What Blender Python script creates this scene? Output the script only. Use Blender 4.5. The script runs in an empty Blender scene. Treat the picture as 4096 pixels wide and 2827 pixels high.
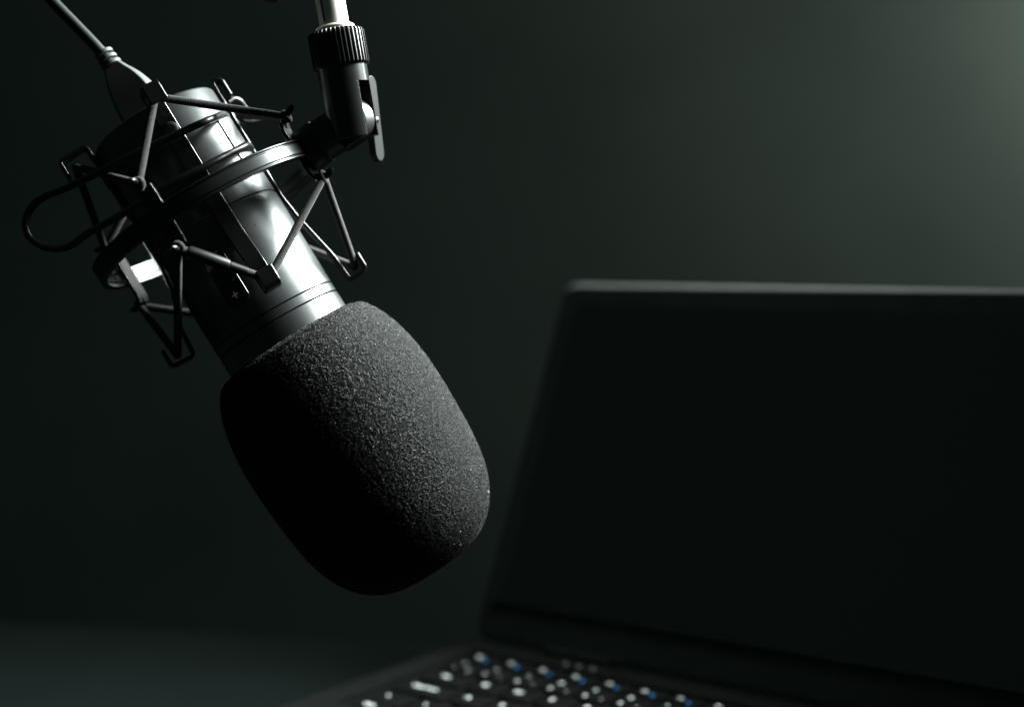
import bpy, bmesh, math, random
import numpy as np
from mathutils import Vector, Matrix

random.seed(7)
rng = np.random.default_rng(11)
scene = bpy.context.scene
R_ = math.radians

# ------------------------------------------------------------------ camera
CAM_H = 0.212
PITCH = R_(3.88)
cd = bpy.data.cameras.new("camera")
cam = bpy.data.objects.new("camera", cd)
scene.collection.objects.link(cam)
cam.location = (0, 0, CAM_H)
cam.rotation_euler = (R_(90) - PITCH, 0, 0)
cd.lens = 50
cd.sensor_width = 36
cd.clip_start = 0.02
cd.clip_end = 30
cd.dof.use_dof = True
cd.dof.focus_distance = 0.486
cd.dof.aperture_fstop = 4.3
cd.dof.aperture_blades = 0
scene.camera = cam

# ------------------------------------------------------------------ world
world = bpy.data.worlds.new("World")
scene.world = world
world.use_nodes = True
bg = world.node_tree.nodes["Background"]
bg.inputs[0].default_value = (0.50, 1.0, 0.82, 1)
bg.inputs[1].default_value = 0.016

# ------------------------------------------------------------------ lights
def area(name, loc, target, sx, sy, power, col):
    l = bpy.data.lights.new(name, 'AREA')
    l.shape = 'RECTANGLE'
    l.size, l.size_y = sx, sy
    l.energy = power
    l.color = col
    o = bpy.data.objects.new(name, l)
    scene.collection.objects.link(o)
    o.location = loc
    d = Vector(target) - Vector(loc)
    o.rotation_euler = d.to_track_quat('-Z', 'Y').to_euler()
    return o

# soft box to the right of the microphone, turned a little away from the wall
key = area("key_light", (0.34, 0.655, 0.62), (-0.10, 0.485, 0.245), 0.38, 0.28, 6.6, (0.92, 1.0, 0.985))
key.data.spread = R_(58)
# small lamp washing the wall, out of the picture on the upper right
wl_ = bpy.data.lights.new("wall_light", 'POINT')
wl_.energy = 4.6
wl_.shadow_soft_size = 0.05
wl_.color = (0.86, 1.0, 0.90)
wash = bpy.data.objects.new("wall_light", wl_)
scene.collection.objects.link(wash)
wash.location = (0.70, 0.96, 0.50)

scene.view_settings.view_transform = 'Standard'
scene.view_settings.look = 'None'
scene.view_settings.exposure = 0
scene.view_settings.gamma = 1
scene.cycles.max_bounces = 8
scene.cycles.sample_clamp_indirect = 4.0

# ------------------------------------------------------------------ materials
def principled(name, col, rough=0.5, metal=0.0, spec=0.5, noise=None, bump=None, sheen=0.0,
               emit=None, emit_s=0.0, rough_var=0.0, coat=0.0):
    m = bpy.data.materials.new(name)
    m.use_nodes = True
    nt = m.node_tree
    b = nt.nodes["Principled BSDF"]
    b.inputs["Base Color"].default_value = (*col, 1)
    b.inputs["Roughness"].default_value = rough
    b.inputs["Metallic"].default_value = metal
    b.inputs["Specular IOR Level"].default_value = spec
    b.inputs["Sheen Weight"].default_value = sheen
    b.inputs["Coat Weight"].default_value = coat
    if emit:
        b.inputs["Emission Color"].default_value = (*emit, 1)
        b.inputs["Emission Strength"].default_value = emit_s
    tc = nt.nodes.new("ShaderNodeTexCoord")
    if noise:                       # (scale, amount)
        n = nt.nodes.new("ShaderNodeTexNoise")
        n.inputs["Scale"].default_value = noise[0]
        n.inputs["Detail"].default_value = 6
        nt.links.new(tc.outputs["Object"], n.inputs["Vector"])
        r = nt.nodes.new("ShaderNodeMapRange")
        r.inputs["From Min"].default_value = 0.3
        r.inputs["From Max"].default_value = 0.7
        r.inputs["To Min"].default_value = 1 - noise[1]
        r.inputs["To Max"].default_value = 1 + noise[1]
        nt.links.new(n.outputs["Fac"], r.inputs["Value"])
        mx = nt.nodes.new("ShaderNodeVectorMath")
        mx.operation = 'SCALE'
        mx.inputs[0].default_value = col
        nt.links.new(r.outputs["Result"], mx.inputs["Scale"])
        nt.links.new(mx.outputs["Vector"], b.inputs["Base Color"])
        if rough_var:
            r2 = nt.nodes.new("ShaderNodeMapRange")
            r2.inputs["To Min"].default_value = rough - rough_var
            r2.inputs["To Max"].default_value = rough + rough_var
            nt.links.new(n.outputs["Fac"], r2.inputs["Value"])
            nt.links.new(r2.outputs["Result"], b.inputs["Roughness"])
    if bump:                        # (scale, strength, distance)
        n = nt.nodes.new("ShaderNodeTexNoise")
        n.inputs["Scale"].default_value = bump[0]
        n.inputs["Detail"].default_value = 3
        nt.links.new(tc.outputs["Object"], n.inputs["Vector"])
        bp = nt.nodes.new("ShaderNodeBump")
        bp.inputs["Strength"].default_value = bump[1]
        bp.inputs["Distance"].default_value = bump[2]
        nt.links.new(n.outputs["Fac"], bp.inputs["Height"])
        nt.links.new(bp.outputs["Normal"], b.inputs["Normal"])
    return m

M_body = principled("black_satin_paint", (0.096, 0.1025, 0.1025), 0.36, 0.9, 0.5, noise=(400, 0.08), bump=(3500, 0.16, 0.00012))
M_strap = principled("black_coated_steel", (0.0045, 0.0045, 0.0045), 0.24, 0, 0.5, noise=(80, 0.2))
M_wire = principled("black_wire", (0.009, 0.009, 0.0088), 0.36, 0, 0.4, noise=(80, 0.2))
M_ring = principled("black_anodised_ring", (0.040, 0.043, 0.043), 0.30, 0.85, 0.5, noise=(200, 0.1))
M_cord = principled("woven_elastic", (0.028, 0.0275, 0.025), 0.85, 0, 0.2, noise=(900, 0.5), sheen=0.15)
M_sleeve = principled("shrink_sleeve", (0.007, 0.0075, 0.0075), 0.45, 0, 0.2, noise=(200, 0.2))
M_plastic = principled("black_plastic", (0.011, 0.0115, 0.011), 0.40, 0, 0.5, noise=(90, 0.2), bump=(1800, 0.08, 0.0001))
M_gloss = principled("gloss_button", (0.004, 0.004, 0.004), 0.12, 0, 0.6, noise=(50, 0.1))
M_icon = principled("copper_print_glow", (0.42, 0.33, 0.25), 0.5, 0, 0.3, emit=(0.42, 0.30, 0.20), emit_s=0.085)  # copper print with a faint glow added so it shows in shade
M_foam = principled("black_foam", (0.008, 0.0088, 0.0082), 0.95, 0, 0.1, noise=(700, 0.6), bump=(1500, 0.6, 0.0004))
M_fibre = principled("foam_cell_walls", (0.0185, 0.0194, 0.0166), 0.55, 0, 0.45, noise=(2500, 0.5))
M_lint = principled("pale_lint", (0.62, 0.62, 0.58), 0.8, 0, 0.2, noise=(900, 0.2))
M_tube = principled("satin_chrome", (0.86, 0.78, 0.73), 0.5, 1.0, 0.5, noise=(40, 0.06), rough_var=0.05)
M_wing = principled("grey_black_lever", (0.013, 0.0138, 0.0134), 0.5, 0, 0.12, noise=(90, 0.1))
M_rubber = principled("grey_black_rubber", (0.075, 0.08, 0.074), 0.6, 0, 0.35, noise=(200, 0.15), bump=(1500, 0.1, 0.0001))
M_cable = principled("cable_jacket", (0.011, 0.0135, 0.013), 0.5, 0, 0.25, noise=(200, 0.15))
M_wall = principled("matt_wall_paint", (0.19, 0.216, 0.20), 0.9, 0, 0.1, noise=(4.5, 0.13), bump=(60, 0.08, 0.002))
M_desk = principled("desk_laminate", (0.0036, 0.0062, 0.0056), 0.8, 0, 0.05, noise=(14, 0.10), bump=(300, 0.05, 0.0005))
M_shell = principled("lid_shell_grey", (0.21, 0.214, 0.206), 0.35, 0.0, 0.5, noise=(60, 0.08))
M_bezel = principled("bezel_black", (0.055, 0.072, 0.066), 0.7, 0, 0.05, noise=(60, 0.15))
M_screen = principled("dark_screen", (0.010, 0.0125, 0.012), 0.5, 0, 0.04, noise=(10, 0.1), emit=(0.55, 1.0, 0.9), emit_s=0.0030)
M_deck = principled("deck_plastic", (0.006, 0.0068, 0.0065), 0.75, 0, 0.03, noise=(60, 0.15))
M_key = principled("key_cap", (0.004, 0.0045, 0.0045), 0.7, 0, 0.04, noise=(120, 0.2))
M_glyph = principled("white_print_glow", (0.75, 0.78, 0.76), 0.6, 0, 0.2, emit=(0.86, 1.0, 0.95), emit_s=0.95)  # white print; its glow stands in for lamplight falling on it
M_dim = principled("small_print_glow", (0.7, 0.75, 0.72), 0.6, 0, 0.2, emit=(0.80, 1.0, 0.93), emit_s=0.6)  # weaker glow, same stand-in for lamplight on the small print
M_blue = principled("blue_legend", (0.03, 0.25, 0.65), 0.6, 0, 0.2, emit=(0.012, 0.25, 0.55), emit_s=0.75)  # blue print, also given glow instead of being lit by the lamp
M_led = principled("dim_indicator", (0.3, 0.3, 0.28), 0.5, 0, 0.3, emit=(0.7, 0.9, 0.75), emit_s=0.05)

# ------------------------------------------------------------------ helpers (mm in, metres out)
F_PX = 4096 * 50 / 36
RT = Vector((1, 0, 0))
FW = Vector((0, math.cos(PITCH), -math.sin(PITCH)))
UPV = Vector((0, math.sin(PITCH), math.cos(PITCH)))
CAM = Vector((0, 0, CAM_H * 1000))

def pt(px, py, w=0.0):
    """a point measured in the photograph, w mm in front of the microphone's axis (508 mm away)"""
    d = 508.0 - w
    return CAM + RT * ((px - 2048) * d / F_PX) + UPV * ((1413.5 - py) * d / F_PX) + FW * d

n_ = math.hypot(0.851, 0.525)
U = (RT * 0.851 + UPV * 0.525) / n_      # across the microphone, to the right
A = (RT * 0.525 - UPV * 0.851) / n_      # along the microphone, to its tip
W = -FW                                  # towards the viewer
C0 = pt(844.3, 862.0, 0)                 # axis, in the plane of the suspension ring

def ax(u, w, a):
    return C0 + U * u + W * w + A * a

def cyl(r, phi, a):
    p = R_(phi)
    return ax(r * math.sin(p), r * math.cos(p), a)

class MB:
    def __init__(self):
        self.v, self.f = [], []
    def add(self, verts, faces):
        o = len(self.v)
        self.v += [Vector(x) for x in verts]
        self.f += [tuple(i + o for i in f) for f in faces]
        return self
    def tube(self, pts, r, seg=10, closed=False, ripple=None, caps=True):
        pts = [Vector(p) for p in pts]
        n = len(pts)
        rr = r if hasattr(r, '__len__') else [r] * n
        tang = []
        for i in range(n):
            if closed:
                t = pts[(i + 1) % n] - pts[i - 1]
            else:
                t = pts[min(i + 1, n - 1)] - pts[max(i - 1, 0)]
            tang.append(t.normalized())
        ref = Vector((0.3, 0.5, 0.81))
        nrm = (ref - tang[0] * ref.dot(tang[0])).normalized()
        verts, s = [], 0.0
        for i in range(n):
            if i:
                s += (pts[i] - pts[i - 1]).length
                nrm = (nrm - tang[i] * nrm.dot(tang[i])).normalized()
            bi = tang[i].cross(nrm)
            for k in range(seg):
                th = 2 * math.pi * k / seg
                q = rr[i]
                if ripple:
                    amp, pitch, lobes = ripple
                    q *= 1 + amp * max(math.sin(lobes * th + 2 * math.pi * s / pitch), math.sin(-lobes * th + 2 * math.pi * s / pitch))
                verts.append(pts[i] + (nrm * math.cos(th) + bi * math.sin(th)) * q)
        faces = []
        m = n if closed else n - 1
        for i in range(m):
            j = (i + 1) % n
            for k in range(seg):
                l = (k + 1) % seg
                faces.append((i * seg + k, i * seg + l, j * seg + l, j * seg + k))
        if caps and not closed:
            faces.append(tuple(range(seg))[::-1])
            faces.append(tuple((n - 1) * seg + k for k in range(seg)))
        return self.add(verts, faces)
    def ribbon(self, pts, wdir, width, thick):
        pts = [Vector(p) for p in pts]
        wdir = Vector(wdir).normalized()
        n = len(pts)
        ww = width if hasattr(width, '__len__') else [width] * n
        verts = []
        for i in range(n):
            t = (pts[min(i + 1, n - 1)] - pts[max(i - 1, 0)]).normalized()
            nn = wdir.cross(t).normalized()
            for a, b in ((-1, -1), (1, -1), (1, 1), (-1, 1)):
                verts.append(pts[i] + wdir * (a * ww[i] / 2) + nn * (b * thick / 2))
        faces = []
        for i in range(n - 1):
            for k in range(4):
                l = (k + 1) % 4
                faces.append((i * 4 + k, i * 4 + l, i * 4 + 4 + l, i * 4 + 4 + k))
        faces += [(3, 2, 1, 0), tuple((n - 1) * 4 + k for k in range(4))]
        return self.add(verts, faces)
    def lathe(self, prof, org, axis, x=None, seg=64, closed=False, radfn=None):
        """prof: (along, radius)"""
        axis = Vector(axis).normalized()
        if x is None:
            x = axis.orthogonal()
        x = (Vector(x) - axis * Vector(x).dot(axis)).normalized()
        y = axis.cross(x)
        verts = []
        for i, (a, r) in enumerate(prof):
            for k in range(seg):
                th = 2 * math.pi * k / seg
                q = radfn(i, k, r) if radfn else r
                verts.append(org + axis * a + (x * math.cos(th) + y * math.sin(th)) * q)
        faces = []
        n = len(prof)
        for i in range(n if closed else n - 1):
            j = (i + 1) % n
            for k in range(seg):
                l = (k + 1) % seg
                faces.append((i * seg + k, i * seg + l, j * seg + l, j * seg + k))
        if not closed:
            if prof[0][1] > 1e-6: faces.append(tuple(range(seg))[::-1])
            if prof[-1][1] > 1e-6: faces.append(tuple((n - 1) * seg + k for k in range(seg)))
        return self.add(verts, faces)
    def loft(self, rings):
        m = len(rings[0])
        verts = [p for r in rings for p in r]
        faces = []
        for i in range(len(rings) - 1):
            for k in range(m):
                l = (k + 1) % m
                faces.append((i * m + k, i * m + l, i * m + m + l, i * m + m + k))
        faces += [tuple(range(m))[::-1], tuple((len(rings) - 1) * m + k for k in range(m))]
        return self.add(verts, faces)
    def box(self, c, ex, ey, ez):
        """centre, half-extent vectors"""
        c, ex, ey, ez = map(Vector, (c, ex, ey, ez))
        v = [c + ex * a + ey * b + ez * d for d in (-1, 1) for b in (-1, 1) for a in (-1, 1)]
        return self.add(v, [(0, 2, 3, 1), (4, 5, 7, 6), (0, 1, 5, 4), (2, 6, 7, 3), (0, 4, 6, 2), (1, 3, 7, 5)])
    def prism(self, outline, c, ex, ey, ez, h):
        """2-D outline in (ex, ey), from c to c + ez*h"""
        n = len(outline)
        v = [c + ex * a + ey * b for a, b in outline] + [c + ex * a + ey * b + ez * h for a, b in outline]
        f = [tuple(range(n))[::-1], tuple(range(n, 2 * n))] + [(k, (k + 1) % n, n + (k + 1) % n, n + k) for k in range(n)]
        return self.add(v, f)

def fillet(pts, rad, steps=5):
    pts = [Vector(p) for p in pts]
    out = [pts[0]]
    for i in range(1, len(pts) - 1):
        a, b, c = pts[i - 1], pts[i], pts[i + 1]
        d1, d2 = (a - b), (c - b)
        q = min(rad, d1.length * 0.48, d2.length * 0.48)
        s, e = b + d1.normalized() * q, b + d2.normalized() * q
        for k in range(steps + 1):
            t = k / steps
            out.append(s * (1 - t) ** 2 + b * 2 * t * (1 - t) + e * t * t)
    out.append(pts[-1])
    return out

def spline(pts, per=8):
    pts = [Vector(p) for p in pts]
    P = [pts[0] * 2 - pts[1]] + pts + [pts[-1] * 2 - pts[-2]]
    out = []
    for i in range(1, len(P) - 2):
        for k in range(per):
            t = k / per
            a, b, c, d = P[i - 1], P[i], P[i + 1], P[i + 2]
            out.append(0.5 * ((2 * b) + (c - a) * t + (2 * a - 5 * b + 4 * c - d) * t * t + (3 * b - a - 3 * c + d) * t ** 3))
    out.append(pts[-1])
    return out

def rrect(hx, hy, r, k=5):
    o = []
    for sx, sy, a0 in ((1, 1, 0), (-1, 1, 90), (-1, -1, 180), (1, -1, 270)):
        for i in range(k + 1):
            t = R_(a0 + 90 * i / k)
            o.append((sx * (hx - r) + r * math.cos(t), sy * (hy - r) + r * math.sin(t)))
    return o

def tag(o, label=None, cat=None, group=None, kind=None):
    if label: o["label"] = label
    if cat: o["category"] = cat
    if group: o["group"] = group
    if kind: o["kind"] = kind
    return o

def thing(name, base, label, cat, rotz=0.0):
    o = bpy.data.objects.new(name, None)
    o.empty_display_size = 0.01
    scene.collection.objects.link(o)
    o.location = Vector(base) * 0.001
    o.rotation_euler = (0, 0, rotz)
    return tag(o, label, cat)

def origin_of(parent):
    loc = Vector((0, 0, 0))
    while parent:
        loc += parent.location
        parent = parent.parent
    return loc

def link(name, me, mat, parent=None):
    o = bpy.data.objects.new(name, me)
    scene.collection.objects.link(o)
    if mat and not me.materials: me.materials.append(mat)
    if parent: o.parent = parent
    return o

def obj(name, mb, mat, parent=None, smooth=35, bevel=0.0, local=False, bseg=2):
    """local=True: vertices are in the parent's own frame (mm); else world mm"""
    off = Vector((0, 0, 0)) if local else origin_of(parent)
    me = bpy.data.meshes.new(name)
    me.from_pydata([tuple(v * 0.001 - off) for v in mb.v], [], mb.f)
    bm = bmesh.new()
    bm.from_mesh(me)
    bmesh.ops.recalc_face_normals(bm, faces=bm.faces)
    bm.to_mesh(me)
    bm.free()
    me.update()
    if smooth:
        me.shade_smooth()
        me.set_sharp_from_angle(angle=R_(smooth))
    o = link(name, me, mat, parent)
    if bevel:
        b = o.modifiers.new("bevel", 'BEVEL')
        b.width = bevel * 0.001
        b.segments = bseg
        b.limit_method = 'ANGLE'
        b.angle_limit = R_(40)
        b.harden_normals = bool(smooth)
    return o

# ================================================================== SETTING
wy = R_(-11.4)
wr = Vector((math.cos(wy), math.sin(wy), 0))
wn = Vector((-math.sin(wy), math.cos(wy), 0))
# wall behind the desk
m = MB().box(wr * 200 + wn * 1330 + Vector((0, 0, 500)), wr * 2200, wn * 20, Vector((0, 0, 1400)))
tag(obj("wall", m, M_wall, smooth=0), kind="structure")
# desk top
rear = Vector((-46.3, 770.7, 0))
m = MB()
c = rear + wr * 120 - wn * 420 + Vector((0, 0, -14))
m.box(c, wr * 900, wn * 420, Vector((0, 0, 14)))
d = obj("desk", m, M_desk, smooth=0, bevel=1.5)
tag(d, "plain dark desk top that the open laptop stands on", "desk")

# ================================================================== MICROPHONE
mic = thing("microphone", C0, "black satin studio microphone hanging tip down in the wire suspension mount", "microphone")
X0 = U
def lathe_ax(prof, seg=96, axis=A, org=C0, **k):
    return MB().lathe(prof, org, axis, X0, seg, **k)
RB = 24.0
obj("body", lathe_ax([(-38.0, 11), (-38.6, 12), (-38.6, 22.9), (-38.3, 23.6), (-37.6, RB), (4.0, RB), (4.25, RB - 0.15), (4.35, RB - 0.5),
    (4.75, RB - 0.5), (4.9, RB - 0.1), (5.2, RB + 0.05), (42.3, RB + 0.05), (42.5, RB - 0.25), (42.5, 20)], 128), M_body, mic, smooth=30)
obj("trim_ring", lathe_ax([(42.75, 20), (42.75, RB - 0.3), (42.95, RB), (45.9, RB), (46.1, RB - 0.3), (46.1, 20)], 128), M_body, mic, smooth=30)
obj("head_collar", lathe_ax([(46.35, 20), (46.35, RB - 0.4), (46.6, RB - 0.05), (62, RB - 0.05), (64, 22), (80, 21), (88, 14), (90, 3)], 128), M_body, mic, smooth=30)

# volume pad
pc = pt(902.8, 1114.9, 24.3) - C0
phi_p = math.degrees(math.atan2(pc.dot(U), pc.dot(W)))
a_p = pc.dot(A)
def tangent(phi): return U * math.cos(R_(phi)) - W * math.sin(R_(phi))
def radial(phi): return U * math.sin(R_(phi)) + W * math.cos(R_(phi))
T_, N_ = tangent(phi_p), radial(phi_p)
pb = MB().prism(rrect(4.35, 10.4, 2.5, 6), cyl(22.6, phi_p, a_p), T_, A, N_, 2.4)
pad = obj("volume_pad", pb, M_gloss, mic, smooth=30, bevel=0.5, bseg=4)
ct = cyl(25.03, phi_p, a_p)
s = 0.2
ip = MB()
ip.box(ct + A * 6.35, T_ * 1.2, A * s, N_ * 0.03)
ip.box(ct + A * 6.35 + N_ * 0.004 - A * 0.72, T_ * s, A * 0.5, N_ * 0.03)
ip.box(ct + A * 6.35 + N_ * 0.004 + A * 0.72, T_ * s, A * 0.5, N_ * 0.03)
obj("plus_mark", ip, M_icon, pad, smooth=0)
obj("minus_mark", MB().box(ct - A * 6.1 - T_ * 0.6, T_ * 1.2, A * s, N_ * 0.03), M_icon, pad, smooth=0)

for px, py, w_ in ((867, 590, 14.0), (1150, 1010, 15.5), (1015, 905, 19.0)):
    c = pt(px, py, w_) - C0
    f_ = math.degrees(math.atan2(c.dot(U), c.dot(W)))
    c = cyl(24.08, f_, c.dot(A))
    obj("paint_chip", MB().lathe([(0, 0.28), (0.06, 0.2), (0.08, 0.01)], c, radial(f_), A, 7), M_foam, mic, smooth=0)

# ================================================================== FOAM WINDSCREEN
AF = (A + U * 0.022).normalized()
UF = (U - AF * U.dot(AF)).normalized()
WF = AF.cross(UF)
FO = ax(0.1, 0, 53.9)
fp = [(8, 24.3), (3, 24.2), (0.6, 24.4), (0.0, 25.6), (0.9, 28.4), (1.5, 29.45), (1.75, 29.75), (2.3, 30.15), (6.4, 32.8), (13.1, 35.4), (22, 37.3), (30, 38.15), (38, 38.3), (48, 38.0),
      (58, 37.35), (66, 36.4), (72, 35.2), (78, 33.2), (83, 30.6), (87.5, 27.2), (91, 23.0), (93.4, 18.4), (94.9, 12), (95.4, 5), (95.5, 0.05)]
def smooth_prof(p, per):
    v = spline([Vector((a, r, 0)) for a, r in p], per)
    return [(q.x, max(q.y, 0.02)) for q in v]
fprof = smooth_prof(fp, 9)
jit = {}
def foam_rad(i, k, r):
    return r + (random.gauss(0, 0.09) if r > 1 else 0)
fo = obj("foam_windscreen", MB().lathe(fprof, Vector(FO), AF, UF, 260, radfn=foam_rad), M_foam, smooth=0)
fo.data.shade_smooth()
tag(fo, "dark grey foam windscreen pulled over the tip of the microphone", "windscreen")
# re-centre on its own mouth
off = Vector(FO) * 0.001
fo.data.transform(Matrix.Translation(-off))
fo.location = off

# cell walls of the foam: tens of thousands of short bent strands, one mesh
NF = 84000
pa = np.array(fprof)
seg_l = np.hypot(np.diff(pa[:, 0]), np.diff(pa[:, 1]))
wgt = seg_l * (pa[:-1, 1] + pa[1:, 1])
wgt[pa[:-1, 0] > 7] *= 1.0
wgt[:10] *= 0.0
cum = np.cumsum(wgt) / wgt.sum()
q = rng.random(NF)
ii = np.searchsorted(cum, q)
tt = rng.random(NF)
aa = pa[ii, 0] * (1 - tt) + pa[ii + 1, 0] * tt
rr = pa[ii, 1] * (1 - tt) + pa[ii + 1, 1] * tt
da = (pa[ii + 1, 0] - pa[ii, 0]) / seg_l[ii]
dr = (pa[ii + 1, 1] - pa[ii, 1]) / seg_l[ii]
th = rng.random(NF) * 2 * np.pi
Un, Wn, An = (np.array(v) for v in (UF, WF, AF))
rad = np.cos(th)[:, None] * Un + np.sin(th)[:, None] * Wn
tanv = -np.sin(th)[:, None] * Un + np.cos(th)[:, None] * Wn
mer = da[:, None] * An + dr[:, None] * rad
nor = da[:, None] * rad - dr[:, None] * An
P = aa[:, None] * An + rr[:, None] * rad + nor * rng.uniform(0.0, 0.14, NF)[:, None]
an = rng.random(NF) * 2 * np.pi
dirv = np.cos(an)[:, None] * mer + np.sin(an)[:, None] * tanv
sid = -np.sin(an)[:, None] * mer + np.cos(an)[:, None] * tanv
L = rng.uniform(0.17, 0.48, NF)[:, None]
bend = rng.normal(0, 0.16, NF)[:, None]
lift = rng.uniform(0.0, 0.30, NF)[:, None]
tilt = rng.normal(0, 0.10, NF)[:, None]
cen = [P - dirv * L - nor * (0.10 + tilt), P + sid * bend + nor * lift, P + dirv * L - nor * (0.10 - tilt)]
rf = rng.uniform(0.05, 0.095, NF)[:, None]
vs = np.empty((NF, 9, 3))
for i in range(3):
    for k in range(3):
        t = 2 * np.pi * k / 3 + 0.5
        vs[:, i * 3 + k] = cen[i] + (sid * np.cos(t) + nor * np.sin(t)) * rf
base = np.arange(NF)[:, None] * 9
qd = []
for i in range(2):
    for k in range(3):
        l = (k + 1) % 3
        qd.append(np.stack([base[:, 0] + i * 3 + k, base[:, 0] + i * 3 + l, base[:, 0] + i * 3 + 3 + l, base[:, 0] + i * 3 + 3 + k], 1))
fc = np.concatenate(qd)
me = bpy.data.meshes.new("foam_fibre")
me.vertices.add(NF * 9)
me.vertices.foreach_set("co", (vs.reshape(-1) * 0.001).astype(np.float32))
nf = len(fc)
me.loops.add(nf * 4)
me.loops.foreach_set("vertex_index", fc.reshape(-1).astype(np.int32))
me.polygons.add(nf)
me.polygons.foreach_set("loop_start", (np.arange(nf) * 4).astype(np.int32))
me.update(calc_edges=True)
me.validate()
fb = link("foam_fibre", me, M_fibre, fo)
fb["kind"] = "stuff"
# pale dust caught in the foam
mb = MB()
for k in range(26):
    i = rng.integers(0, NF)
    while Vector(nor[i]).dot(W) < 0.1 or Vector(nor[i]).dot(U) < 0.05 or aa[i] < 6: i = rng.integers(0, NF)
    c = Vector(FO) + Vector(P[i]) + Vector(nor[i]) * 0.28
    s = random.uniform(0.10, 0.19)
    mb.tube([c - Vector(dirv[i]) * s, c, c + Vector(dirv[i]) * s], [s * 0.5, s * 0.95, s * 0.5], 5)
for px, py, s in ((1952.5, 1968, 0.42), (1929, 1980, 0.22)):
    c = pt(px, py, 5.0)
    mb.tube([c - RT * s, c + UPV * s * 0.3, c + RT * s], [s * 0.4, s * 0.8, s * 0.4], 5)
dust = obj("lint_speck", mb, M_lint, fo, smooth=0)
dust["kind"] = "stuff"
# ================================================================== SHOCK MOUNT
mount = thing("shock_mount", C0, "black suspension mount of ring, wire and elastic cords gripping the microphone", "shock mount")
# outer ring with beaded rims
ro, ri, hw = 45.2, 43.0, 3.3
prof = [(-hw, ro - 0.1), (-hw + 0.2, ro + 0.18), (-hw + 0.65, ro + 0.18), (-hw + 0.85, ro - 0.5), (-hw + 1.25, ro - 0.5), (-hw + 1.45, ro), (hw - 1.45, ro), (hw - 1.25, ro - 0.5),
        (hw - 0.85, ro - 0.5), (hw - 0.65, ro + 0.18), (hw - 0.2, ro + 0.18), (hw, ro - 0.1),
        (hw, ri), (hw - 1.2, ri), (hw - 1.4, ri + 0.45), (hw - 1.9, ri + 0.45), (hw - 2.1, ri), (-hw + 2.1, ri), (-hw + 1.9, ri + 0.45), (-hw + 1.4, ri + 0.45), (-hw + 1.2, ri), (-hw, ri)]
obj("outer_ring", lathe_ax(prof, 160, closed=True), M_ring, mount, smooth=30, bevel=0.12)

# arms on the ring with hooked ends
def hook_pt(phi, up, r=44.3):
    return cyl(r, phi, -12.8 if up else 11.8)
ARM = (-12, 72, 165, -110)
for phi in ARM:
    T = tangent(phi)
    path = fillet([cyl(42.2, phi, -11.6), cyl(41.4, phi, -9.0), cyl(41.6, phi, 9.0), cyl(42.4, phi, 11.2)], 2)
    arm = obj("arm", MB().ribbon(path, T, 6.0, 1.3), M_strap, mount, bevel=0.2)
    for sg, tip in ((-1, [(41.6, -9.8), (42.6, -12.2), (45.0, -13.4), (48.6, -14.6)]), (1, [(41.8, 9.8), (42.6, 11.6), (45.0, 12.0), (48.8, 11.2)])):
        pts = spline([cyl(r, phi, a) for r, a in tip], 6)
        n = len(pts)
        rd = [1.15] * (n - 3) + [1.1, 0.85, 0.4]
        obj("hook", MB().tube(pts, rd, 12), M_strap, arm, smooth=50)

# inner clip straps with folded ends
STR = {16: (-38.0, 36.0, 34.6, 30.0, 36.4), 99: (-36.8, 28.4, 42.2, 30.2, 37.2),
       196: (-37.5, 35.0, 38.0, 30.0, 36.6), 286: (-38.0, 35.6, 37.5, 31.0, 39.5)}
ends = {}
for phi, (au, ru, al, rin, rout) in STR.items():
    T = tangent(phi)
    path = [cyl(ru, phi, au + 3.6), cyl(ru, phi, au - 3.4), cyl(25.2, phi, au - 4.2), cyl(24.9, phi, au), cyl(24.8, phi, 8), cyl(25.9, phi, 17),
            cyl(rin - 0.9, phi, al - 8), cyl(rin, phi, al + 3.0), cyl(rout, phi, al + 2.6), cyl(rout, phi, al - 4.0)]
    path = fillet(path, 1.5, 6)
    st = obj("clip_strap", MB().ribbon(path, T, 6.3, 1.3), M_strap, mount, bevel=0.48, bseg=3)
    ends[phi] = (cyl((ru + 25) / 2 + 1.4, phi, au + 0.2), cyl((rin + rout) / 2 + 0.6, phi, al))
    rv = MB().lathe([(0, 2.6), (0.45, 2.55), (0.75, 2.1), (0.85, 1.2), (0.86, 0.02)], cyl(25.2, phi, -27.5), radial(phi), None, 28)
    obj("rivet", rv, M_plastic, st, smooth=40)
    if phi == 99:
        arc = [[cyl(r, p, a) for p in np.linspace(60, 84, 10)] + [cyl(r + 0.5, p, a) for p in np.linspace(84, 60, 10)] for r, a in ((24.02, -26), (24.02, -7))]
        obj("grip_pad", MB().loft(arc), M_body, st, smooth=30)

# squeeze handle: one bent wire across the front, round on the left, hooked back on the right
wf = 28.0
ha = [pt(905, 466, 2), pt(889, 461, 8), pt(862, 470, 20), pt(820, 487, wf), pt(726, 529, wf), pt(500, 636, wf), pt(378, 700, wf), pt(262, 754, wf), pt(190, 782, wf),
      pt(140, 816, wf), pt(110, 862, wf), pt(103, 908, wf), pt(122, 952, wf), pt(168, 984, wf), pt(226, 995, wf), pt(290, 979, wf), pt(357, 930, wf),
      pt(469, 869, wf), pt(600, 790, wf), pt(738, 709, wf), pt(860, 645, wf - 3), pt(960, 594, 15), pt(986, 582, 10), pt(1001, 590, 3), pt(1005, 612, -4), pt(1008, 640, -8)]
obj("squeeze_wire", MB().tube(spline(ha, 6), 1.3, 14), M_wire, mount, smooth=60)
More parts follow.
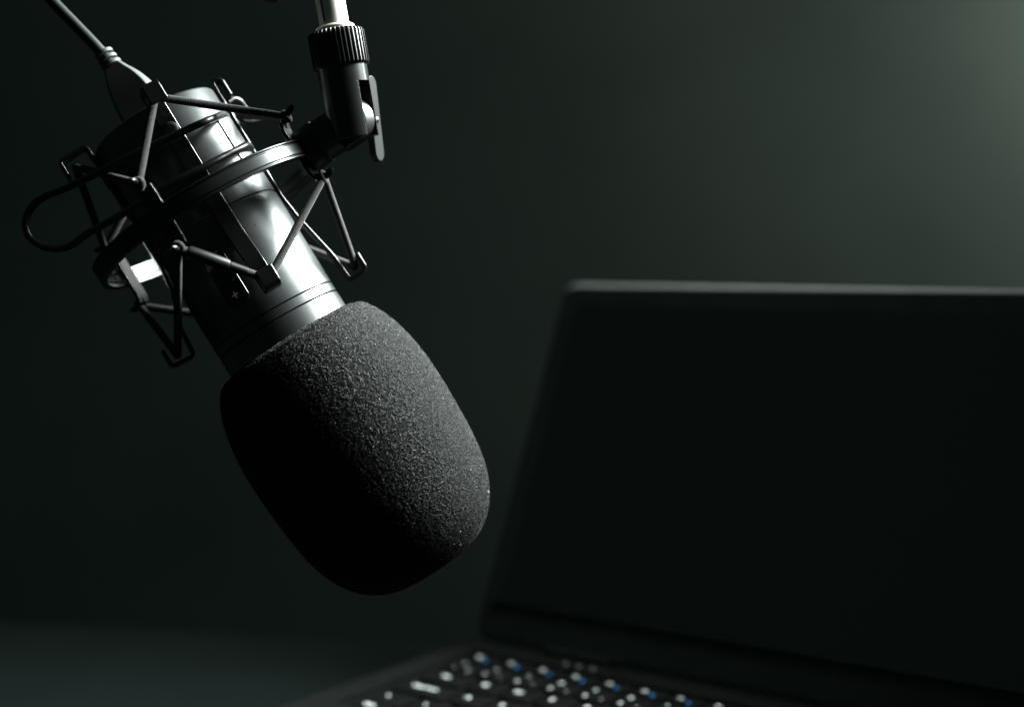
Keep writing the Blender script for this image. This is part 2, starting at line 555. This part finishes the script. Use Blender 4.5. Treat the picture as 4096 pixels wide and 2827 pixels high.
# its twin behind the microphone
hb = [pt(912, 410, -6), pt(936, 396, -8), pt(962, 406, -10), pt(984, 436, -12), pt(1004, 462, -12), pt(1036, 474, -11), pt(1012, 485, -9), pt(986, 490, -8), pt(966, 480, -8), pt(955, 463, -8)]
obj("squeeze_wire", MB().tube(spline(hb, 6), 0.95, 12), M_wire, mount, smooth=60)

# elastic cords, every fold of a strap to the two hooks beside it
def cord(p, q, sag=0.0):
    n = max(8, int((q - p).length / 0.14))
    pts = [p.lerp(q, i / n) for i in range(n + 1)]
    return obj("elastic_cord", MB().tube(pts, 1.28, 16, ripple=(0.11, 0.9, 4)), M_cord, mount, smooth=60)
pairs_up = ((16, 72), (16, -12), (286, -12), (286, -110), (99, 72), (99, 165), (196, 165), (196, -110))
pairs_lo = ((16, 72), (286, -12), (286, -110), (99, 72), (99, 165), (196, 165), (196, -110))
for sp, hp in pairs_up:
    cord(pt(938, 462, -10) if sp == 99 else ends[sp][0], hook_pt(hp, True))
for sp, hp in pairs_lo:
    cord(ends[sp][1], hook_pt(hp, False))
# loops of cord round each hook
for hp in ARM:
    for up in (True, False):
        c = hook_pt(hp, up)
        t = (cyl(48.5, hp, -14.6 if up else 11.2) - c).normalized()
        e1 = tangent(hp); e2 = t.cross(e1).normalized()
        pts = [c + (e1 * math.cos(k / 20 * 2 * math.pi) + e2 * math.sin(k / 20 * 2 * math.pi)) * 1.5 + t * 0.5 * math.sin(k / 20 * 2 * math.pi) for k in range(20)]
        obj("cord_loop", MB().tube(pts, 1.0, 10, closed=True), M_cord, mount, smooth=60)
# the joined cord with its sleeve
p, q_ = hook_pt(-12, False), ends[16][1]
jc = cord(p, q_)
mid1, mid2, mid3 = p.lerp(q_, 0.10), p.lerp(q_, 0.56), p.lerp(q_, 0.76)
obj("sleeve", MB().tube([mid1, p.lerp(q_, 0.14), p.lerp(q_, 0.53), mid2], [1.9, 2.2, 2.2, 1.8], 18), M_sleeve, jc, smooth=50, bevel=0.3)
obj("sleeve", MB().tube([p.lerp(q_, 0.56), mid3], [1.7, 1.6], 16), M_sleeve, jc, smooth=50, bevel=0.2)

# swivel: collar, barrel and tongue pointing right, fork hanging from the knurled nut
JP = 79
J = radial(JP)
jo = ax(0, 0, 0)
obj("ring_collar", MB().lathe([(41.0, 5), (41.0, 7.4), (42.2, 8.0), (48.3, 8.15), (48.8, 7.85), (48.8, 5)], jo, J, A, 64), M_plastic, mount, smooth=35)
obj("barrel", MB().lathe([(48.6, 5), (48.6, 7.55), (55.0, 7.5), (56.2, 6.6), (56.2, 3)], jo, J, A, 64), M_plastic, mount, smooth=35)
BC = jo + J * 61.6
vdir = (RT * -0.168 + UPV * 0.98 + W * 0.08).normalized()
beta = RT * 0.50 - W * 0.87
beta = (beta - vdir * beta.dot(vdir)).normalized()
gam = vdir.cross(beta).normalized()
# tongue: flat bar with a round eye, in the plane across the bolt
jp = (J - beta * J.dot(beta)).normalized()
jq = beta.cross(jp)
ol = [(8.0 * math.cos(R_(t)), 8.0 * math.sin(R_(t))) for t in range(-90, 91, 9)] + [(-8.5, 7.3), (-8.5, -7.3)]
obj("tongue", MB().prism(ol, BC - beta * 3.0, jp, jq, beta, 6.0), M_plastic, mount, smooth=30, bevel=0.7, bseg=3)
# fork: solid top, two prongs either side of the slot
def seg_outline(side):
    R0, h = 8.7, 3.25
    t0 = math.degrees(math.asin(h / R0))
    return [(side * R0 * math.sin(R_(t)), R0 * math.cos(R_(t))) for t in np.linspace(t0, 180 - t0, 26)]
M_fork = principled("fork_black", (0.010, 0.0105, 0.0105), 0.25, 0.0, 0.6, noise=(200, 0.1), bump=(2500, 0.1, 0.0001))
fk = obj("fork", MB().lathe([(12.6, 5), (12.6, 8.6), (12.7, 8.7), (18.9, 8.7), (18.9, 5)], BC, vdir, gam, 72), M_fork, mount, smooth=35)
for sd in (-1, 1):
    obj("prong", MB().prism(seg_outline(sd), BC - vdir * 6.2, beta, gam, vdir, 19.0), M_fork, fk, smooth=30, bevel=0.3)
# knurled nut
NR = 38
def kn(i, k, r):
    if 2 <= i <= 5:
        return r - (0.0 if (k % 6) in (0, 1) else 0.75)
    return r
obj("knurled_nut", MB().lathe([(18.6, 7), (18.6, 9.0), (18.7, 9.45), (19.4, 9.9), (30.2, 9.95), (30.9, 9.6), (31.3, 9.0), (31.5, 8.2), (31.5, 4)], BC, vdir, gam, NR * 6, radfn=kn), M_plastic, mount, smooth=28)
# bolt and wing
obj("bolt", MB().lathe([(-8.0, 0.02), (-8.0, 2.0), (14, 2.0), (14, 0.02)], BC, beta, vdir, 24), M_strap, mount, smooth=35)
wl = (UPV * 1.0 - RT * 0.04)
wl = (wl - beta * wl.dot(beta)).normalized()
wt = beta.cross(wl)
st = [(2.7 * math.cos(R_(t)), 11.9 + 3.3 * math.sin(R_(t))) for t in range(0, 181, 15)] + [(2.7 * math.cos(R_(t)), -11.9 + 3.3 * math.sin(R_(t))) for t in range(180, 361, 15)]
obj("wing_lever", MB().prism(st, BC + beta * 13.4 + wl * 0.6 - wt * 1.5, beta, wl, wt, 3.0), M_wing, mount, smooth=30, bevel=0.4, bseg=3)

# ================================================================== BOOM STAND
boom = thing("boom_stand", BC + vdir * 31.5, "silver metal stand tube screwed into the knurled nut above the microphone", "stand")
obj("flange", MB().lathe([(31.6, 4), (31.6, 6.5), (32.0, 6.8), (32.6, 6.8), (33.0, 6.4), (33.4, 5.6), (33.4, 4)], BC, vdir, gam, 48), M_tube, boom, smooth=40)
obj("tube", MB().lathe([(33.2, 5.15), (66, 5.15), (66, 0.1)], BC, vdir, gam, 64), M_tube, boom, smooth=40)
tj = BC + vdir * 72
M_reflection = principled("brown_reflection_paint", (0.10, 0.045, 0.030), 0.5, 0.4, 0.3, noise=(300, 0.3))  # thin brown strip laid on the tube to paint in a reflection
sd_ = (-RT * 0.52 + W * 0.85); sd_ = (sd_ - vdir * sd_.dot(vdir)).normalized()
obj("reflection_stripe", MB().box(BC + vdir * 50 + sd_ * 5.12, vdir * 15.5, vdir.cross(sd_) * 0.33, sd_ * 0.12), M_reflection, boom, smooth=0)
obj("elbow", MB().lathe([(-9, 6), (-9, 7.6), (-8, 8.2), (10, 8.2), (11, 7.4), (11, 3)], tj, vdir, gam, 40), M_plastic, boom, smooth=40)
kb = pt(1085, -36, 0)
obj("cross_bar", MB().tube([tj + vdir * 3, kb + (tj + vdir * 3 - kb).project(UPV) - RT * 160], 4.2, 20), M_plastic, boom, smooth=50)
hk = (tj + vdir * 3 - kb).dot(UPV)
obj("thumb_knob", MB().lathe([(-4.0, 0.02), (-3.8, 2.2), (-2.6, 3.4), (0, 3.9), (3, 3.6), (4, 2), (hk - 1, 2), (hk - 1, 0.1)], kb, UPV, RT, 28), M_plastic, boom, smooth=50)

# ================================================================== CABLE
cab = thing("microphone_cable", ax(-1, 0, -40), "dark cable whose moulded plug runs into the rear of the microphone", "cable")
def plug_ring(a, u, h, w=0.0):
    angs = (-50, 50, 58, 100, 172, 188, 260, 302)
    return [ax(u + h * (1.02 if x in (50, 58, 302, 310) else 1.0) * math.sin(R_(x)), w + h * 0.95 * math.cos(R_(x)), a) for x in angs]
secs = [(-38.2, -0.9, 8.9), (-40, -0.9, 9.2), (-46, -0.9, 9.1), (-50, -1.0, 8.6), (-54, -1.1, 7.7), (-58, -1.4, 6.4), (-61, -1.7, 4.9), (-63.5, -1.9, 3.7), (-64.5, -1.95, 3.0)]
sv = spline([Vector(s) for s in secs], 3)
obj("plug", MB().loft([plug_ring(s.x, s.y, s.z) for s in sv]), M_rubber, cab, smooth=22, bevel=0.25)
cl = [ax(-1.9, 0, -63), ax(-2.9, 0, -71), ax(-5.2, 0, -82), ax(-8.1, 0, -95), ax(-11.5, 0, -112), ax(-16, -3, -135), ax(-18, -10, -170)]
cs = spline(cl, 10)
for k in range(3):
    a = -64.6 - 2.35 * k
    u = -2.0 - 0.12 * k
    rr_ = 3.75 - 0.16 * k
    pr = [(-0.8, rr_ - 0.9), (-0.62, rr_ - 0.15), (-0.2, rr_), (0.2, rr_), (0.62, rr_ - 0.15), (0.8, rr_ - 0.9)]
    obj("rib", MB().lathe(pr, ax(u, 0, a), A, U, 24), M_rubber, cab, smooth=50)
obj("cord", MB().tube(cs, 2.05, 18), M_cable, cab, smooth=60)

# ================================================================== LAPTOP
LY = R_(-35.8)
P0 = Vector((-18.96, 703.08, 0))
lap = thing("laptop", P0, "open black laptop with a dark screen and white-lettered keyboard behind the microphone", "laptop", LY)
V = Vector
LW = 322.0
TH = R_(25)
ue = V((0, math.sin(TH), math.cos(TH)))      # up the lid
un = V((0, -math.cos(TH), math.sin(TH)))     # out of the screen
hz = 20.0
# base
obj("base", MB().prism([(x + LW / 2 - 3, y - 108) for x, y in rrect(LW / 2 + 2, 110, 9)], V((0, 0, 2)), V((1, 0, 0)), V((0, 1, 0)), V((0, 0, 1)), 16.2), M_deck, lap, local=True, bevel=1.2, smooth=30)
for x, y in ((18, -14), (298, -14), (18, -200), (298, -200)):
    obj("foot", MB().lathe([(0.0, 5), (2.1, 5.6)], V((x, y, 0)), V((0, 0, 1)), None, 16), M_plastic, lap, local=True)
# deck plate round the keyboard well
x0, x1, y0, y1 = 11.5, 301, -113.5, -14.5
X0d, X1d, Y0d, Y1d = -3.0, LW - 3.0, -215.5, -1.5
dk = MB()
zt = 20.2
ov = [(X0d, Y0d), (X1d, Y0d), (X1d, Y1d), (X0d, Y1d)]
iv = [(x0, y0), (x1, y0), (x1, y1), (x0, y1)]
vv = [V((x, y, zt)) for x, y in ov] + [V((x, y, zt)) for x, y in iv] + [V((x, y, 18.25)) for x, y in ov] + [V((x, y, 18.25)) for x, y in iv]
ff = []
for k in range(4):
    l = (k + 1) % 4
    ff += [(k, l, 4 + l, 4 + k), (8 + k, 8 + l, l, k), (4 + k, 4 + l, 12 + l, 12 + k), (8 + k, 12 + k, 12 + l, 8 + l)]
dk.add(vv, ff)
obj("deck_plate", dk, M_deck, lap, local=True, bevel=0.5, smooth=30)
obj("touchpad", MB().prism(rrect(50, 32, 2), V((135, -165, 20.25)), V((1, 0, 0)), V((0, 1, 0)), V((0, 0, 1)), 0.25), M_key, lap, local=True, smooth=30)
# lid
lid_c = V((0, 3.2, hz))
LH = 196.5
lo = [(x + LW / 2 - 3, y + LH / 2) for x, y in rrect(LW / 2, LH / 2, 9)]
lid = obj("lid", MB().prism(lo, lid_c - un * 7.0, V((1, 0, 0)), ue, un, 8.4), M_shell, lap, local=True, bevel=3.6, bseg=5, smooth=30)
bo = [(x + LW / 2 - 3, y + LH / 2 - 0.4) for x, y in rrect(LW / 2 - 2.9, LH / 2 - 2.9, 6)]
bz = obj("bezel", MB().prism(bo, lid_c + un * 0.9, V((1, 0, 0)), ue, un, 0.8), M_bezel, lid, local=True, smooth=30, bevel=0.25)
so = [(x + LW / 2 - 3, y + LH / 2 + 3.0) for x, y in rrect(LW / 2 - 13.5, LH / 2 - 16.5, 0.5, 1)]
obj("screen", MB().prism(so, lid_c + un * 1.72, V((1, 0, 0)), ue, un, 0.1), M_screen, lid, local=True, smooth=30)
cb = obj("chin_ridge", MB().ribbon([lid_c + un * 1.5 + ue * 19.6 + V((4, 0, 0)), lid_c + un * 1.5 + ue * 19.6 + V((LW - 10, 0, 0))], ue, 1.3, 1.4), M_deck, lid, local=True, bevel=0.4)
for hx in (60, 255):
    obj("hinge", MB().tube([V((hx - 18, 4.0, hz - 0.6)), V((hx + 18, 4.0, hz - 0.6))], 4.0, 16), M_plastic, lap, local=True)
for k, x in enumerate((60.5, 68, 75.5)):
    obj("indicator_light", MB().lathe([(0, 0.9), (0.12, 0.8), (0.14, 0.02)], V((x, -8, 20.2)), V((0, 0, 1)), None, 12), M_led, lap, local=True)

# keys: real caps, printed legends given glow in place of lamplight
key_mesh = {}
def key(x, y, w=15.6, h=15.6):
    kk = (w, h)
    if kk not in key_mesh:
        mb = MB()
        rings = []
        for z, ins, r in ((0, 0, 1.4), (1.5, 0.0, 1.4), (1.75, 0.25, 1.3), (1.85, 0.7, 1.2)):
            rings.append([V((a, b, z)) for a, b in rrect(w / 2 - ins, h / 2 - ins, r, 3)])
        mb.loft(rings)
        o = obj("key", mb, M_key, lap, local=True, smooth=40)
        key_mesh[kk] = o.data
    else:
        o = link("key", key_mesh[kk], None, lap)
    o.location = (x * 0.001, y * 0.001, 0.01835)
    return o

glyph_cache = {}
def legend(k, txt, dx, dy, size, mat, name="legend"):
    kk = (txt, size, mat.name)
    if kk not in glyph_cache:
        cu = bpy.data.curves.new("legend", 'FONT')
        cu.body = txt
        cu.size = size * 0.001
        cu.align_x = 'CENTER'
        cu.align_y = 'CENTER'
        cu.extrude = 0.00002
        cu.offset = 0.00007
        t = bpy.data.objects.new("legend", cu)
        me = bpy.data.meshes.new_from_object(t)
        bpy.data.objects.remove(t)
        bpy.data.curves.remove(cu)
        co = np.array([v.co[:] for v in me.vertices])
        if len(co):
            mid = (co.min(0) + co.max(0)) / 2
            me.transform(Matrix.Translation((-mid[0], -mid[1], 0)))
        me.materials.clear()
        me.materials.append(mat)
        glyph_cache[kk] = me
    o = bpy.data.objects.new(name, glyph_cache[kk])
    scene.collection.objects.link(o)
    o.parent = k
    o.location = (dx * 0.001, dy * 0.001, 0.00189)
    return o

PX = 18.25
# function row
names = ["Esc"] + ["F%d" % i for i in range(1, 13)] + ["Del"]
for i, nme in enumerate(names):
    x = 23.5 + PX * i
    k = key(x, -23.5, 16.0, 11.5)
    legend(k, nme, -2.4, 0.9, 2.5, M_glyph)
    legend(k, "o" if i % 2 else "*", 3.2, -2.6, 3.6, M_blue, "blue_legend")
# digits row
low = "`1234567890-="
upp = "~!\"#$%^&*()_+"
thr = "|" + " " * 3 + "\u20ac" + " " * 8
for i in range(13):
    x = 25 + PX * i
    k = key(x, -39.5)
    legend(k, low[i], -3.9, -4.0, 3.3, M_glyph)
    legend(k, upp[i], -3.9, 5.0, 3.5, M_dim)
    legend(k, "'" if i else "|", 4.6, -4.2, 3.4, M_dim)
k = key(25 + PX * 13 + 6, -39.5, 28, 15.6)
# letters
def row(txt, x0, y, first, fw, ftxt, fx, last):
    k = key(first, y, fw, 15.6)
    legend(k, ftxt, fx, 1.5, 3.2, M_glyph)
    for i, ch in enumerate(txt):
        k = key(x0 + PX * i, y)
        legend(k, ch, -3.2, 1.6, 3.9, M_glyph)
    key(last[0], y, last[1], 15.6)
row("QWERTYUIOP[]", 52.6, -58.2, 29.2, 23.5, "Tab", -2.2, (52.6 + PX * 12 + 1.5, 19))
row("ASDFGHJKL;'#", 57.6, -77.0, 31.6, 28.5, "Caps Lock", -1.6, (57.6 + PX * 12 - 3.5, 8))
row("\\ZXCVBNM,./", 48.6, -95.6, 27.0, 19.5, "\u2191", -2.4, (48.6 + PX * 11 + 15, 45))
# bottom row
xb = 17.2
for w, t in ((20, "Ctrl"), (15.6, "Fn"), (15.6, "#"), (15.6, "Alt"), (94, ""), (15.6, "Alt"), (15.6, "Ctrl"), (15.6, "<"), (15.6, "v"), (15.6, ">")):
    k = key(xb + w / 2, -108.8, w, 9.0) if False else key(xb + w / 2, -108.6, w, 8.6)
    if t: legend(k, t, -1.5, 0.6, 3.4, M_glyph)
    xb += w + 2.65
